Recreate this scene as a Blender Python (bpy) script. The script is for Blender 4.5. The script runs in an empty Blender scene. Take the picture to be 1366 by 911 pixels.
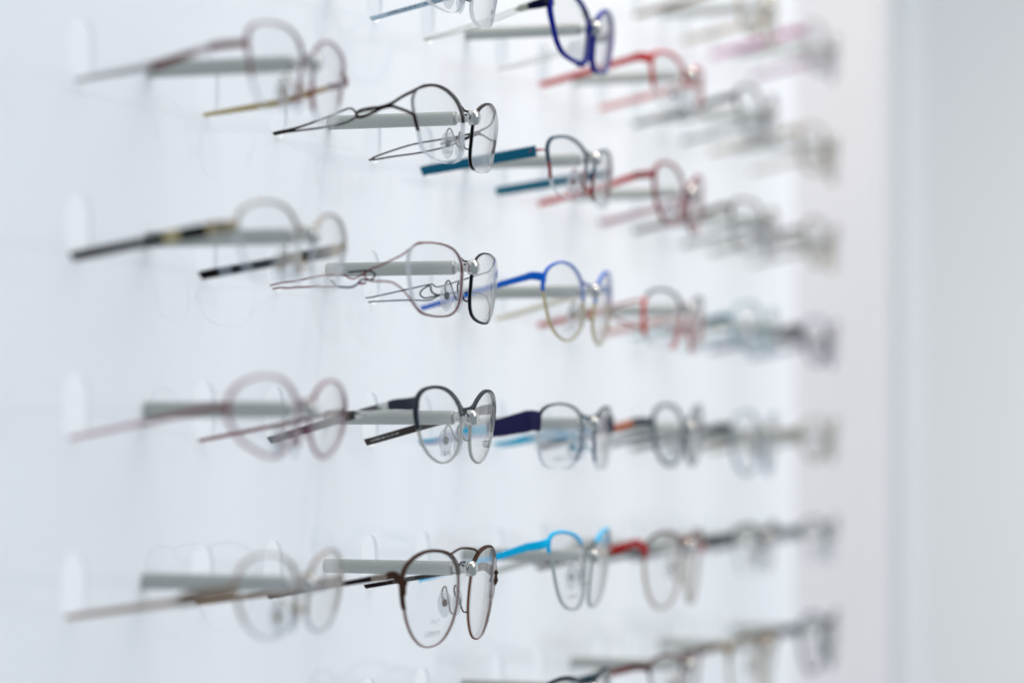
import bpy, math, random
from mathutils import Vector, Matrix

# ------------------------------------------------------------------ camera, world, lamps, exposure
scene = bpy.context.scene
COL = scene.collection
Z0 = 1.30                                   # height of the camera's eye line datum (m)

cam_data = bpy.data.cameras.new("camera")
cam = bpy.data.objects.new("camera", cam_data)
COL.objects.link(cam)
scene.camera = cam
Fv = Vector((-0.32364841, 0.94526172, 0.04161722))
Rv = Vector((0.94614532, 0.32368653, 0.00600581))
Uv = Vector((0.00779387, -0.04131971, 0.99911558))
m = Matrix(((Rv.x, Uv.x, -Fv.x), (Rv.y, Uv.y, -Fv.y), (Rv.z, Uv.z, -Fv.z)))
cam.matrix_world = Matrix.Translation((0.53697995, -1.28985141, 0.01550364 + Z0)) @ m.to_4x4()
cam_data.sensor_width = 36.0
cam_data.lens = 3815.0 / 1366.0 * 36.0
cam_data.clip_start = 0.02
cam_data.clip_end = 60.0
cam_data.dof.use_dof = True
cam_data.dof.focus_distance = 1.40
cam_data.dof.aperture_fstop = 3.4
cam_data.dof.aperture_blades = 0

world = bpy.data.worlds.new("World")
scene.world = world
world.use_nodes = True
bg = world.node_tree.nodes["Background"]
bg.inputs["Color"].default_value = (0.77, 0.895, 1.0, 1)
bg.inputs["Strength"].default_value =  0.34

def area(name, loc, target, sx, sy, power, color, spread=180.0):
    d = bpy.data.lights.new(name, 'AREA')
    d.shape = 'RECTANGLE'; d.size = sx; d.size_y = sy
    d.energy = power; d.color = color; d.spread = math.radians(spread)
    o = bpy.data.objects.new(name, d); COL.objects.link(o)
    o.location = loc
    o.rotation_euler = (Vector(target) - Vector(loc)).to_track_quat('-Z', 'Y').to_euler()
    return o
area("ceiling_lamp", (1.15, 0.22, Z0 + 1.05), (0.0, 0.18, Z0 + 0.2), 1.5, 1.5, 10.5, (1.0, 0.965, 0.985))
area("cove_lamp", (0.10, 0.34, Z0 + 0.66), (0.09, 0.34, Z0), 0.8, 0.05, 0.45, (1.0, 0.89, 0.76), 110)
for k, yy in enumerate((0.13, 0.40, 0.67, 0.92)):      # small warm ceiling downlights along the display
    d = bpy.data.lights.new('downlight', 'SPOT'); d.energy = 7.0; d.shadow_soft_size = 0.035; d.color = (1.0, 0.86, 0.70)
    d.spot_size = math.radians(58); d.spot_blend = 0.6
    o = bpy.data.objects.new('downlight', d); COL.objects.link(o); o.location = (0.20, yy + 0.1, Z0 + 1.1)
area("wall_fill", (1.7, 0.1, Z0 - 0.05), (0.52, 1.9, Z0 - 0.05), 1.0, 1.0, 2.3, (1.0, 0.98, 0.98), 52)  # unseen fill lamp, added to brighten the far wall

scene.view_settings.view_transform = 'Standard'
scene.view_settings.look = 'None'
scene.view_settings.exposure = 0.34
scene.view_settings.gamma = 1.0
scene.view_settings.use_curve_mapping = False
scene.cycles.max_bounces = 10
scene.cycles.transparent_max_bounces = 24
scene.cycles.caustics_reflective = False
scene.cycles.caustics_refractive = False

# ------------------------------------------------------------------ materials
def lin(h):
    h = h.lstrip('#')
    c = [int(h[i:i + 2], 16) / 255 for i in (0, 2, 4)]
    return tuple(v / 12.92 if v <= 0.04045 else ((v + 0.055) / 1.055) ** 2.4 for v in c) + (1,)

MATS = {}
def new_mat(name):
    mt = bpy.data.materials.new(name); mt.use_nodes = True
    return mt, mt.node_tree, mt.node_tree.nodes["Principled BSDF"]

def paint(h, kind='satin'):
    key = (h, kind)
    if key in MATS: return MATS[key]
    mt, nt, b = new_mat('%s_%s' % (kind, h.lstrip('#')))
    metal, rough = {'satin': (0.0, 0.42), 'metal': (0.95, 0.26), 'gloss': (0.0, 0.2), 'matte': (0.0, 0.6)}[kind]
    b.inputs['Metallic'].default_value = metal
    nz = nt.nodes.new('ShaderNodeTexNoise'); nz.inputs['Scale'].default_value = 900
    tc = nt.nodes.new('ShaderNodeTexCoord')
    nt.links.new(tc.outputs['Object'], nz.inputs['Vector'])
    mx = nt.nodes.new('ShaderNodeMix'); mx.data_type = 'RGBA'; mx.blend_type = 'MULTIPLY'
    rp = nt.nodes.new('ShaderNodeMapRange'); rp.inputs['To Min'].default_value = 0.86; rp.inputs['To Max'].default_value = 1.1
    nt.links.new(nz.outputs['Fac'], rp.inputs['Value'])
    mx.inputs['Factor'].default_value = 1.0
    mx.inputs['A'].default_value = tuple(v ** 1.28 for v in lin(h)[:3]) + (1,)
    nt.links.new(rp.outputs['Result'], mx.inputs['B'])
    nt.links.new(mx.outputs['Result'], b.inputs['Base Color'])
    r2 = nt.nodes.new('ShaderNodeMapRange'); r2.inputs['To Min'].default_value = rough * 0.8; r2.inputs['To Max'].default_value = rough * 1.25
    nt.links.new(nz.outputs['Fac'], r2.inputs['Value'])
    nt.links.new(r2.outputs['Result'], b.inputs['Roughness'])
    b.inputs['Specular IOR Level'].default_value = 0.10
    MATS[key] = mt
    return mt

def pattern(h1, h2, scale=140.0, lo=0.45, hi=0.55):
    """printed two-colour streak pattern (flat print on a temple)"""
    key = ('pat', h1, h2, scale)
    if key in MATS: return MATS[key]
    mt, nt, b = new_mat('printed_%s_%s' % (h1.lstrip('#'), h2.lstrip('#')))
    tc = nt.nodes.new('ShaderNodeTexCoord'); mp = nt.nodes.new('ShaderNodeMapping')
    mp.inputs['Scale'].default_value = (0.5, 1, 2.6); mp.inputs['Rotation'].default_value = (0, 0.35, 0)
    nz = nt.nodes.new('ShaderNodeTexNoise'); nz.inputs['Scale'].default_value = scale; nz.inputs['Detail'].default_value = 1.0
    rp = nt.nodes.new('ShaderNodeValToRGB')
    rp.color_ramp.elements[0].position = lo; rp.color_ramp.elements[1].position = hi
    rp.color_ramp.elements[0].color = lin(h1); rp.color_ramp.elements[1].color = lin(h2)
    nt.links.new(tc.outputs['Object'], mp.inputs['Vector']); nt.links.new(mp.outputs['Vector'], nz.inputs['Vector'])
    nt.links.new(nz.outputs['Fac'], rp.inputs['Fac']); nt.links.new(rp.outputs['Color'], b.inputs['Base Color'])
    b.inputs['Roughness'].default_value = 0.3
    MATS[key] = mt
    return mt

def thin_clear(name, tint, ior, rough, body=0.0, body_col=(0.9, 0.92, 0.94, 1)):
    """thin clear plastic: Fresnel mix of see-through and mirror, with a little milky body"""
    mt = bpy.data.materials.new(name); mt.use_nodes = True
    nt = mt.node_tree; nt.nodes.clear()
    out = nt.nodes.new('ShaderNodeOutputMaterial')
    tr = nt.nodes.new('ShaderNodeBsdfTransparent'); tr.inputs['Color'].default_value = tint
    gl = nt.nodes.new('ShaderNodeBsdfGlossy'); gl.inputs['Roughness'].default_value = rough
    # Schlick reflectance, the same from both sides of the thin sheet
    ge = nt.nodes.new('ShaderNodeNewGeometry')
    dt = nt.nodes.new('ShaderNodeVectorMath'); dt.operation = 'DOT_PRODUCT'
    nt.links.new(ge.outputs['Normal'], dt.inputs[0]); nt.links.new(ge.outputs['Incoming'], dt.inputs[1])
    ab = nt.nodes.new('ShaderNodeMath'); ab.operation = 'ABSOLUTE'; nt.links.new(dt.outputs['Value'], ab.inputs[0])
    iv = nt.nodes.new('ShaderNodeMath'); iv.operation = 'SUBTRACT'; iv.inputs[0].default_value = 1.0; nt.links.new(ab.outputs[0], iv.inputs[1])
    pw = nt.nodes.new('ShaderNodeMath'); pw.operation = 'POWER'; pw.inputs[1].default_value = 5.0; nt.links.new(iv.outputs[0], pw.inputs[0])
    f0 = ((ior - 1) / (ior + 1)) ** 2
    fr = nt.nodes.new('ShaderNodeMath'); fr.operation = 'MULTIPLY_ADD'; fr.inputs[1].default_value = 1 - f0; fr.inputs[2].default_value = f0
    nt.links.new(pw.outputs[0], fr.inputs[0])
    mx = nt.nodes.new('ShaderNodeMixShader')
    nt.links.new(fr.outputs[0], mx.inputs[0])
    base = tr
    if body > 0:
        df = nt.nodes.new('ShaderNodeBsdfDiffuse'); df.inputs['Color'].default_value = body_col
        tl = nt.nodes.new('ShaderNodeBsdfTranslucent'); tl.inputs['Color'].default_value = body_col
        m2 = nt.nodes.new('ShaderNodeMixShader'); m2.inputs[0].default_value = 0.5
        nt.links.new(df.outputs[0], m2.inputs[1]); nt.links.new(tl.outputs[0], m2.inputs[2])
        m3 = nt.nodes.new('ShaderNodeMixShader'); m3.inputs[0].default_value = body
        nt.links.new(tr.outputs[0], m3.inputs[1]); nt.links.new(m2.outputs[0], m3.inputs[2])
        base = m3
    nt.links.new(base.outputs[0], mx.inputs[1]); nt.links.new(gl.outputs[0], mx.inputs[2])
    nt.links.new(mx.outputs[0], out.inputs['Surface'])
    return mt
M_LENS = thin_clear('demo_lens_plastic', (0.995, 0.996, 0.997, 1), 1.27, 0.02)
M_LENS_EDGE = thin_clear('polished_lens_edge', (0.93, 0.95, 0.96, 1), 1.35, 0.12, 0.75, (0.70, 0.74, 0.77, 1))
M_PAD = thin_clear('clear_silicone', (0.96, 0.97, 0.98, 1), 1.4, 0.08, 0.32, (0.92, 0.94, 0.97, 1))

def make_rod_mat():
    mt, nt, b = new_mat('ribbed_aluminium')
    b.inputs['Metallic'].default_value = 0.55
    b.inputs['Base Color'].default_value = (0.42, 0.44, 0.42, 1)
    b.inputs['Roughness'].default_value = 0.28
    tc = nt.nodes.new('ShaderNodeTexCoord'); mp = nt.nodes.new('ShaderNodeMapping')
    mp.inputs['Scale'].default_value = (1.0, 0.4, 0.4)
    nz = nt.nodes.new('ShaderNodeTexNoise'); nz.inputs['Scale'].default_value = 1600; nz.inputs['Detail'].default_value = 2
    bp_ = nt.nodes.new('ShaderNodeBump'); bp_.inputs['Strength'].default_value = 0.4; bp_.inputs['Distance'].default_value = 0.0002
    nt.links.new(tc.outputs['Object'], mp.inputs['Vector']); nt.links.new(mp.outputs['Vector'], nz.inputs['Vector'])
    nt.links.new(nz.outputs['Fac'], bp_.inputs['Height']); nt.links.new(bp_.outputs['Normal'], b.inputs['Normal'])
    return mt
M_ROD = make_rod_mat()
M_KNOB, _nt, _b = new_mat('turned_aluminium')
_b.inputs['Metallic'].default_value = 0.9; _b.inputs['Base Color'].default_value = (0.58, 0.585, 0.565, 1); _b.inputs['Roughness'].default_value = 0.16

def wall_mat(name, col, rough, ior, bump=0.02, scale=14.0):
    mt, nt, b = new_mat(name)
    tc = nt.nodes.new('ShaderNodeTexCoord')
    nz = nt.nodes.new('ShaderNodeTexNoise'); nz.inputs['Scale'].default_value = scale; nz.inputs['Detail'].default_value = 4
    rp = nt.nodes.new('ShaderNodeValToRGB')
    c = Vector(col)
    rp.color_ramp.elements[0].color = tuple(c * 0.985) + (1,); rp.color_ramp.elements[1].color = tuple(c * 1.01) + (1,)
    nt.links.new(tc.outputs['Object'], nz.inputs['Vector']); nt.links.new(nz.outputs['Fac'], rp.inputs['Fac'])
    nt.links.new(rp.outputs['Color'], b.inputs['Base Color'])
    b.inputs['Roughness'].default_value = rough
    b.inputs['IOR'].default_value = ior
    bm_ = nt.nodes.new('ShaderNodeBump'); bm_.inputs['Strength'].default_value = bump; bm_.inputs['Distance'].default_value = 0.001
    nt.links.new(nz.outputs['Fac'], bm_.inputs['Height']); nt.links.new(bm_.outputs['Normal'], b.inputs['Normal'])
    return mt
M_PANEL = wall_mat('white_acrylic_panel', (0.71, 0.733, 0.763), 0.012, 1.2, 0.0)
_pb = M_PANEL.node_tree.nodes['Principled BSDF']     # faint even glow added to the acrylic to weaken shadows on it
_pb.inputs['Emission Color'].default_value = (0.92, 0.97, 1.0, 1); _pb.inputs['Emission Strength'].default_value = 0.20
M_RETURN = wall_mat('off_white_laminate', (0.87, 0.85, 0.86), 0.4, 1.4)
M_POST = wall_mat('pale_grey_laminate', (0.80, 0.82, 0.83), 0.35, 1.4)
M_WALL = wall_mat('painted_wall', (0.88, 0.875, 0.87), 0.6, 1.4, 0.1, 40)
M_BOX, _nt, _b = new_mat('light_box_diffuser')
_b.inputs['Base Color'].default_value = (0.85, 0.86, 0.87, 1); _b.inputs['Roughness'].default_value = 0.8
_b.inputs['Emission Color'].default_value = (0.97, 0.98, 1.0, 1); _b.inputs['Emission Strength'].default_value = 0.15

# ------------------------------------------------------------------ mesh helpers (millimetres in, metres out)
def link(name, verts, faces, mats, parent=None, smooth=True, fmat=None, scale=0.001):
    me = bpy.data.meshes.new(name)
    me.from_pydata([tuple(c * scale for c in v) for v in verts], [], faces)
    for mt in (mats if isinstance(mats, (list, tuple)) else [mats]): me.materials.append(mt)
    if fmat: me.polygons.foreach_set('material_index', fmat)
    if smooth: me.polygons.foreach_set('use_smooth', [True] * len(me.polygons))
    me.update()
    o = bpy.data.objects.new(name, me); COL.objects.link(o)
    if parent: o.parent = parent
    return o

def box(name, x0, x1, y0, y1, z0, z1, mat, parent=None, scale=1.0):
    v = [(x, y, z) for x in (x0, x1) for y in (y0, y1) for z in (z0, z1)]
    f = [(0, 1, 3, 2), (4, 6, 7, 5), (0, 4, 5, 1), (2, 3, 7, 6), (0, 2, 6, 4), (1, 5, 7, 3)]
    return link(name, v, f, mat, parent, False, None, scale)

def tag(o, label=None, cat=None, group=None, kind=None):
    if label: o['label'] = label
    if cat: o['category'] = cat
    if group: o['group'] = group
    if kind: o['kind'] = kind
    return o

def empty(name, loc):
    o = bpy.data.objects.new(name, None); COL.objects.link(o)
    o.location = loc; o.empty_display_size = 0.01
    return o

def catmull(pts, n=6, closed=False):
    P = [Vector(q) for q in pts]; out = []
    N = len(P); rng = range(N) if closed else range(N - 1)
    for i in rng:
        if closed: a, b, c, d = P[i - 1], P[i], P[(i + 1) % N], P[(i + 2) % N]
        else: a, b, c, d = P[max(i - 1, 0)], P[i], P[i + 1], P[min(i + 2, N - 1)]
        for k in range(n):
            t = k / n
            out.append(0.5 * ((2 * b) + (c - a) * t + (2 * a - 5 * b + 4 * c - d) * t * t + (3 * b - a - 3 * c + d) * t ** 3))
    if not closed: out.append(P[-1])
    return out

def sweep_data(path, A, B, us, vs, closed=False, n=10, power=2.0):
    """cross-section half sizes A (along us) and B (along vs) at each path point"""
    V, Fc = [], []
    N = len(path)
    for i in range(N):
        for k in range(n):
            t = 2 * math.pi * k / n
            c, s = math.cos(t), math.sin(t)
            cc = math.copysign(abs(c) ** (2 / power), c); ss = math.copysign(abs(s) ** (2 / power), s)
            V.append(path[i] + us[i] * (A[i] * cc) + vs[i] * (B[i] * ss))
    for i in range(N if closed else N - 1):
        j = (i + 1) % N
        for k in range(n):
            l = (k + 1) % n
            Fc.append((i * n + k, j * n + k, j * n + l, i * n + l))
    if not closed:
        Fc.append(tuple(range(n - 1, -1, -1))); Fc.append(tuple((N - 1) * n + k for k in range(n)))
    return V, Fc

def frames(path, ref, closed=False):
    us, vs = [], []
    N = len(path); ref = Vector(ref)
    for i in range(N):
        a = path[i - 1] if (closed or i > 0) else path[i]
        b = path[(i + 1) % N] if (closed or i < N - 1) else path[i]
        t = (b - a).normalized()
        u = ref - t * ref.dot(t)
        if u.length < 1e-4: u = Vector((0, 0, 1))
        u.normalize(); us.append(u); vs.append(t.cross(u).normalized())
    return us, vs

def tube(name, pts, r, mat, parent, ref=(1, 0, 0), n=8, sub=5, flat=1.0, closed=False):
    path = catmull(pts, sub, closed)
    us, vs = frames(path, ref, closed)
    N = len(path)
    rr = r if isinstance(r, (list, tuple)) else [r] * 2
    R_ = []
    for i in range(N):
        t = i / max(N - 1, 1) * (len(rr) - 1); k = min(int(t), len(rr) - 2)
        R_.append(rr[k] + (rr[k + 1] - rr[k]) * (t - k))
    V, Fc = sweep_data(path, R_, [q * flat for q in R_], us, vs, closed, n)
    return link(name, V, Fc, mat, parent)

# ------------------------------------------------------------------ layout of the display
PITCH = 0.19784          # column pitch along the panel (m)
ROW = 0.072              # row pitch (m)
SEEN = {1: range(1, 5), 2: range(0, 5), 3: range(0, 6), 4: range(0, 6), 5: range(-1, 6), 6: range(-1, 6)}
def spot(c, r): return Vector((0, (c - 2) * PITCH, Z0 + (3.5 - r) * ROW))
END_Y = 0.990

# ------------------------------------------------------------------ the setting: slotted panel, light box, return, far wall
def slotted_panel():
    cu = bpy.data.curves.new('panel_outline', 'CURVE'); cu.dimensions = '2D'; cu.fill_mode = 'BOTH'; cu.extrude = 0.001
    def loop(pts):
        s = cu.splines.new('POLY'); s.points.add(len(pts) - 1)
        for q, (a, b) in zip(s.points, pts): q.co = (a, b, 0, 1)
        s.use_cyclic_u = True
    loop([(-1.1, Z0 - 0.75), (END_Y, Z0 - 0.75), (END_Y, Z0 + 0.75), (-1.1, Z0 + 0.75)])
    hw, hh, rc = 0.0115, 0.0138, 0.0098
    for c in range(1, 7):
        for r in range(-2, 7):
            o = spot(c, r)
            for dy in (-0.0622, 0.0585):
                pts = []
                for (cx, cy, a0) in ((hw - rc, hh - rc, 0), (rc - hw, hh - rc, 90), (rc - hw, rc - hh, 180), (hw - rc, rc - hh, 270)):
                    for k in range(7):
                        a = math.radians(a0 + k * 15)
                        pts.append((o.y + dy + cx + rc * math.cos(a), o.z + cy + rc * math.sin(a)))
                loop(pts)
    tmp = bpy.data.objects.new('tmp_outline', cu); COL.objects.link(tmp)
    dg = bpy.context.evaluated_depsgraph_get()
    me = bpy.data.meshes.new_from_object(tmp.evaluated_get(dg))
    bpy.data.objects.remove(tmp); bpy.data.curves.remove(cu)
    me.name = 'display_panel'
    # curve plane (x, y) -> world (y, z); the front face lies on x = 0
    for v in me.vertices: v.co = Vector((v.co.z - 0.001, v.co.x, v.co.y))
    me.materials.clear(); me.materials.append(M_PANEL)
    o = bpy.data.objects.new('display_panel', me); COL.objects.link(o)
    return o
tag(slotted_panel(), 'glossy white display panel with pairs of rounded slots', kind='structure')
tag(link('light_box',
         [(-0.005, -1.1, Z0 - .75), (-0.005, END_Y, Z0 - .75), (-0.005, END_Y, Z0 + .75), (-0.005, -1.1, Z0 + .75),
          (-0.09, -1.1, Z0 - .75), (-0.09, END_Y, Z0 - .75), (-0.09, END_Y, Z0 + .75), (-0.09, -1.1, Z0 + .75)],
         [(4, 5, 6, 7), (0, 1, 5, 4), (1, 2, 6, 5), (2, 3, 7, 6), (3, 0, 4, 7)], M_BOX, None, False, None, 1.0),
    'white lit box behind the slotted panel', kind='structure')
tag(box('side_wall', -0.1, 0.066, END_Y + 0.001, END_Y + 0.06, Z0 - .75, Z0 + .75, M_RETURN), 'off white return at the far end of the panel', kind='structure')
tag(box('corner_wall', -0.2, 0.031, END_Y + 0.30, END_Y + 0.40, Z0 - 1.2, Z0 + 1.2, M_POST), 'pale grey corner behind the panel end', kind='structure')
tag(box('far_wall', -1.5, 4.0, END_Y + 0.9, END_Y + 1.0, Z0 - 1.3, Z0 + 1.5, M_WALL), 'plain light grey wall in the far background', kind='structure')

# ------------------------------------------------------------------ display rods
def lathe(name, prof, n, mat, parent, ribs=0.0):
    V, Fc = [], []
    for (x, r) in prof:
        for k in range(n):
            t = 2 * math.pi * k / n
            q = r - (ribs if (k % 2 and r > 3.0) else 0.0)
            V.append((x, q * math.cos(t), q * math.sin(t)))
    for i in range(len(prof) - 1):
        for k in range(n):
            l = (k + 1) % n
            Fc.append((i * n + k, i * n + l, (i + 1) * n + l, (i + 1) * n + k))
    Fc.append(tuple(range(n))[::-1]); Fc.append(tuple((len(prof) - 1) * n + k for k in range(n)))
    return link(name, V, Fc, mat, parent, True)

def sharp(o, deg=35):
    me = o.data
    import bmesh
    bm = bmesh.new(); bm.from_mesh(me)
    for e in bm.edges:
        if len(e.link_faces) == 2 and e.calc_face_angle(0) > math.radians(deg): e.smooth = False
    bm.to_mesh(me); bm.free()
    return o

ROD = {}
def make_rod(c, r, label):
    root = empty('display_rod', spot(c, r))
    tag(root, label, 'display rod', 'rods on the display panel')
    if not ROD:
        prof = [(-3.0, 3.4)]
        x = 0.0
        while x < 65.2:                        # fine turned grooves all along the rod
            prof += [(x, 3.30), (x + 0.42, 3.48)]; x += 0.84
        prof += [(65.6, 3.42), (66.3, 2.8)]
        a = lathe('rod_body', prof, 32, M_ROD, root)
        b = sharp(lathe('neck', [(66.3, 2.1), (73.0, 2.1)], 24, M_KNOB, root))
        k = sharp(lathe('knob', [(72.6, 2.4), (72.9, 3.2), (73.4, 3.62), (74.2, 3.75), (75.6, 3.75), (76.6, 3.58), (77.4, 3.15), (78.0, 2.4), (78.3, 1.2)], 32, M_KNOB, root), 60)
        ROD.update(body=a, neck=b, knob=k)
    else:
        for k in ('body', 'neck', 'knob'):
            o = ROD[k].copy(); COL.objects.link(o); o.parent = root
    return root

# ------------------------------------------------------------------ lens outlines: centre (y, z) and 36 radii from the temporal side over the top, mm
SH = {
'21': (-32.7, -6.8, [22.6, 25.4, 27.7, 26.8, 23.8, 21.3, 19.5, 18.2, 17.4, 16.9, 16.8, 17.1, 17.7, 18.8, 20.4, 22.3, 24.4, 25.9, 26.1, 26.7, 28.0, 27.8, 25.2, 22.2, 19.9, 18.2, 17.2, 16.6, 16.6, 16.9, 17.5, 18.5, 19.5, 19.8, 20.0, 20.7]),
'22': (-34.0, -8.0, [25.9, 27.5, 28.9, 27.8, 24.1, 21.1, 19.0, 17.7, 16.9, 16.7, 16.8, 17.5, 18.6, 20.3, 22.6, 25.0, 27.0, 27.4, 27.3, 27.8, 28.0, 26.5, 23.6, 20.9, 19.0, 17.7, 17.0, 16.8, 17.0, 17.6, 18.8, 20.2, 21.7, 23.0, 23.8, 24.6]),
'23': (-30.1, -4.2, [21.6, 23.0, 24.8, 25.5, 24.1, 21.7, 19.8, 18.4, 17.5, 17.0, 16.8, 16.9, 17.4, 18.1, 19.3, 20.9, 22.4, 23.3, 23.4, 23.8, 24.2, 23.9, 22.7, 21.1, 19.6, 18.4, 17.5, 16.8, 16.4, 16.3, 16.5, 16.8, 17.4, 18.3, 19.4, 20.6]),
'24': (-35.7, -13.3, [25.9, 27.5, 29.4, 29.8, 28.3, 26.4, 24.7, 23.4, 22.5, 22.1, 22.2, 22.8, 23.9, 25.3, 26.8, 28.0, 28.3, 28.0, 27.9, 27.8, 27.4, 26.8, 26.0, 25.2, 24.2, 23.1, 22.4, 22.0, 21.9, 21.9, 21.9, 22.1, 22.5, 23.0, 23.8, 24.7]),
'30': (-30.3, -3.2, [21.7, 23.7, 25.8, 25.7, 23.1, 20.8, 19.1, 17.9, 17.1, 16.6, 16.4, 16.4, 16.7, 17.6, 18.8, 20.7, 23.1, 24.3, 24.6, 25.1, 26.2, 27.1, 25.4, 22.0, 19.5, 17.8, 16.7, 16.2, 16.0, 16.1, 16.5, 17.0, 17.5, 18.3, 19.1, 20.3]),
'31': (-32.3, -7.8, [22.0, 24.1, 26.4, 25.6, 22.4, 19.8, 18.0, 16.8, 16.1, 15.7, 15.7, 16.1, 16.9, 18.2, 20.1, 22.6, 24.6, 25.4, 25.6, 26.1, 26.4, 24.9, 22.0, 19.5, 17.7, 16.6, 15.9, 15.7, 15.8, 16.2, 16.9, 17.9, 19.3, 20.3, 20.8, 21.0]),
'32': (-34.7, -7.6, [23.9, 26.0, 27.4, 27.8, 26.5, 24.4, 22.8, 21.6, 20.6, 20.0, 19.8, 19.8, 20.1, 20.7, 21.6, 22.5, 23.0, 23.6, 24.6, 26.0, 27.1, 26.7, 25.3, 23.9, 22.6, 21.5, 20.5, 19.7, 19.3, 19.1, 19.2, 19.5, 19.9, 20.4, 21.1, 22.2]),
'33': (-38.0, -7.7, [26.2, 27.4, 28.2, 26.9, 24.2, 21.4, 19.4, 18.2, 17.4, 17.0, 17.1, 17.6, 18.5, 20.0, 22.0, 24.3, 26.2, 26.9, 26.7, 26.1, 25.4, 24.3, 22.7, 21.0, 19.4, 18.2, 17.5, 17.2, 17.4, 18.1, 19.4, 21.1, 23.1, 24.5, 25.2, 25.5]),
'34': (-30.8, -7.2, [16.5, 18.3, 21.4, 27.0, 28.5, 26.1, 23.6, 21.7, 20.4, 19.7, 19.4, 19.6, 20.1, 20.9, 21.9, 23.3, 24.5, 25.0, 25.2, 25.9, 27.4, 29.2, 29.3, 26.7, 23.7, 21.4, 19.6, 18.2, 17.0, 16.1, 15.3, 14.7, 14.4, 14.4, 14.7, 15.4]),
'11': (-28.5, -5.6, [19.4, 21.2, 23.7, 24.5, 23.0, 20.9, 19.3, 18.3, 17.7, 17.6, 17.8, 18.5, 19.4, 20.8, 22.3, 23.7, 24.2, 23.4, 22.4, 22.2, 22.3, 22.0, 21.0, 19.9, 18.9, 18.1, 17.6, 17.4, 17.5, 17.7, 18.0, 18.2, 18.3, 18.4, 18.5, 18.7]),
'12': (-32.1, -5.2, [22.9, 24.8, 25.3, 23.7, 21.3, 19.4, 17.9, 16.9, 16.3, 16.2, 16.4, 16.9, 17.9, 19.2, 20.8, 22.4, 23.6, 24.5, 25.1, 25.4, 25.0, 23.5, 21.5, 19.5, 17.9, 16.9, 16.3, 16.0, 16.0, 16.3, 16.9, 17.7, 18.5, 19.2, 20.0, 21.2]),
'13': (-34.2, -3.3, [26.3, 27.3, 26.1, 23.6, 21.1, 19.0, 17.6, 16.7, 16.1, 16.0, 16.2, 16.8, 17.9, 19.4, 21.2, 23.3, 25.5, 27.3, 27.9, 27.6, 26.3, 24.1, 21.8, 19.9, 18.3, 16.9, 15.8, 15.0, 14.6, 14.6, 15.0, 15.9, 17.2, 19.1, 21.4, 23.9]),
'14': (-30.1, -3.9, [23.1, 24.6, 25.4, 24.7, 22.9, 20.9, 19.2, 18.0, 17.2, 16.8, 16.8, 17.1, 17.9, 19.1, 20.9, 22.7, 23.9, 24.3, 24.2, 24.7, 25.3, 24.6, 22.5, 20.4, 18.8, 17.7, 17.0, 16.5, 16.3, 16.4, 16.7, 17.4, 18.1, 19.1, 20.3, 21.6]),
}
def surf(y, z): return 72.5 - y * y / 540 + 0.05 * z - z * z / 700

def radius(sh, deg):
    R_ = SH[sh][2]; t = (deg % 360) / 10.0; i = int(t) % 36; t -= int(t)
    a, b, c, d = R_[i - 1], R_[i], R_[(i + 1) % 36], R_[(i + 2) % 36]
    return 0.5 * (2 * b + (c - a) * t + (2 * a - 5 * b + 4 * c - d) * t * t + (3 * b - a - 3 * c + d) * t ** 3)

def opt(sh, side, deg, off=0.0):
    """outline point at an angle (0 temporal, 90 top, 180 nasal), pushed outward by off; returns 3D point and outward normal"""
    cy, cz, _ = SH[sh]
    def P(d):
        r = radius(sh, d); a = math.radians(d)
        return Vector((side * (-cy + r * math.cos(a)), cz + r * math.sin(a)))
    p, t = P(deg), P(deg + 1.5) - P(deg - 1.5)
    nrm = Vector((t.y, -t.x)).normalized()
    cc = p - Vector((side * -cy, cz))
    if nrm.dot(cc) < 0: nrm = -nrm
    p = p + nrm * off
    return Vector((surf(p.x, p.y), p.x, p.y)), Vector((0, nrm.x, nrm.y))

def build_lens(sh, side, parent, thick=1.1):
    cy, cz, _ = SH[sh]; n = 72
    rings = [1.0, 0.8, 0.55, 0.28]
    V, Fc, fm = [], [], []
    for sgn in (1, -1):
        for s in rings:
            for k in range(n):
                r = radius(sh, k * 5) * s; a = math.radians(k * 5)
                y, z = side * (-cy + r * math.cos(a)), cz + r * math.sin(a)
                V.append((surf(y, z) + sgn * thick, y, z))
        V.append((surf(side * -cy, cz) + sgn * thick, side * -cy, cz))
    blk = len(rings) * n + 1
    for b in (0, 1):
        o = b * blk
        for i in range(len(rings) - 1):
            for k in range(n):
                l = (k + 1) % n
                f = (o + i * n + k, o + i * n + l, o + (i + 1) * n + l, o + (i + 1) * n + k)
                Fc.append(f if (b == 0) == (side > 0) else f[::-1]); fm.append(0)
        for k in range(n):
            f = (o + 3 * n + k, o + 3 * n + (k + 1) % n, o + 4 * n)
            Fc.append(f if (b == 0) == (side > 0) else f[::-1]); fm.append(0)
    for k in range(n):
        l = (k + 1) % n
        f = (k, blk + k, blk + l, l)
        Fc.append(f if side > 0 else f[::-1]); fm.append(1)
    o = link('lens', V, Fc, [M_LENS, M_LENS_EDGE], parent, True, fm)
    return sharp(o, 50)

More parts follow.
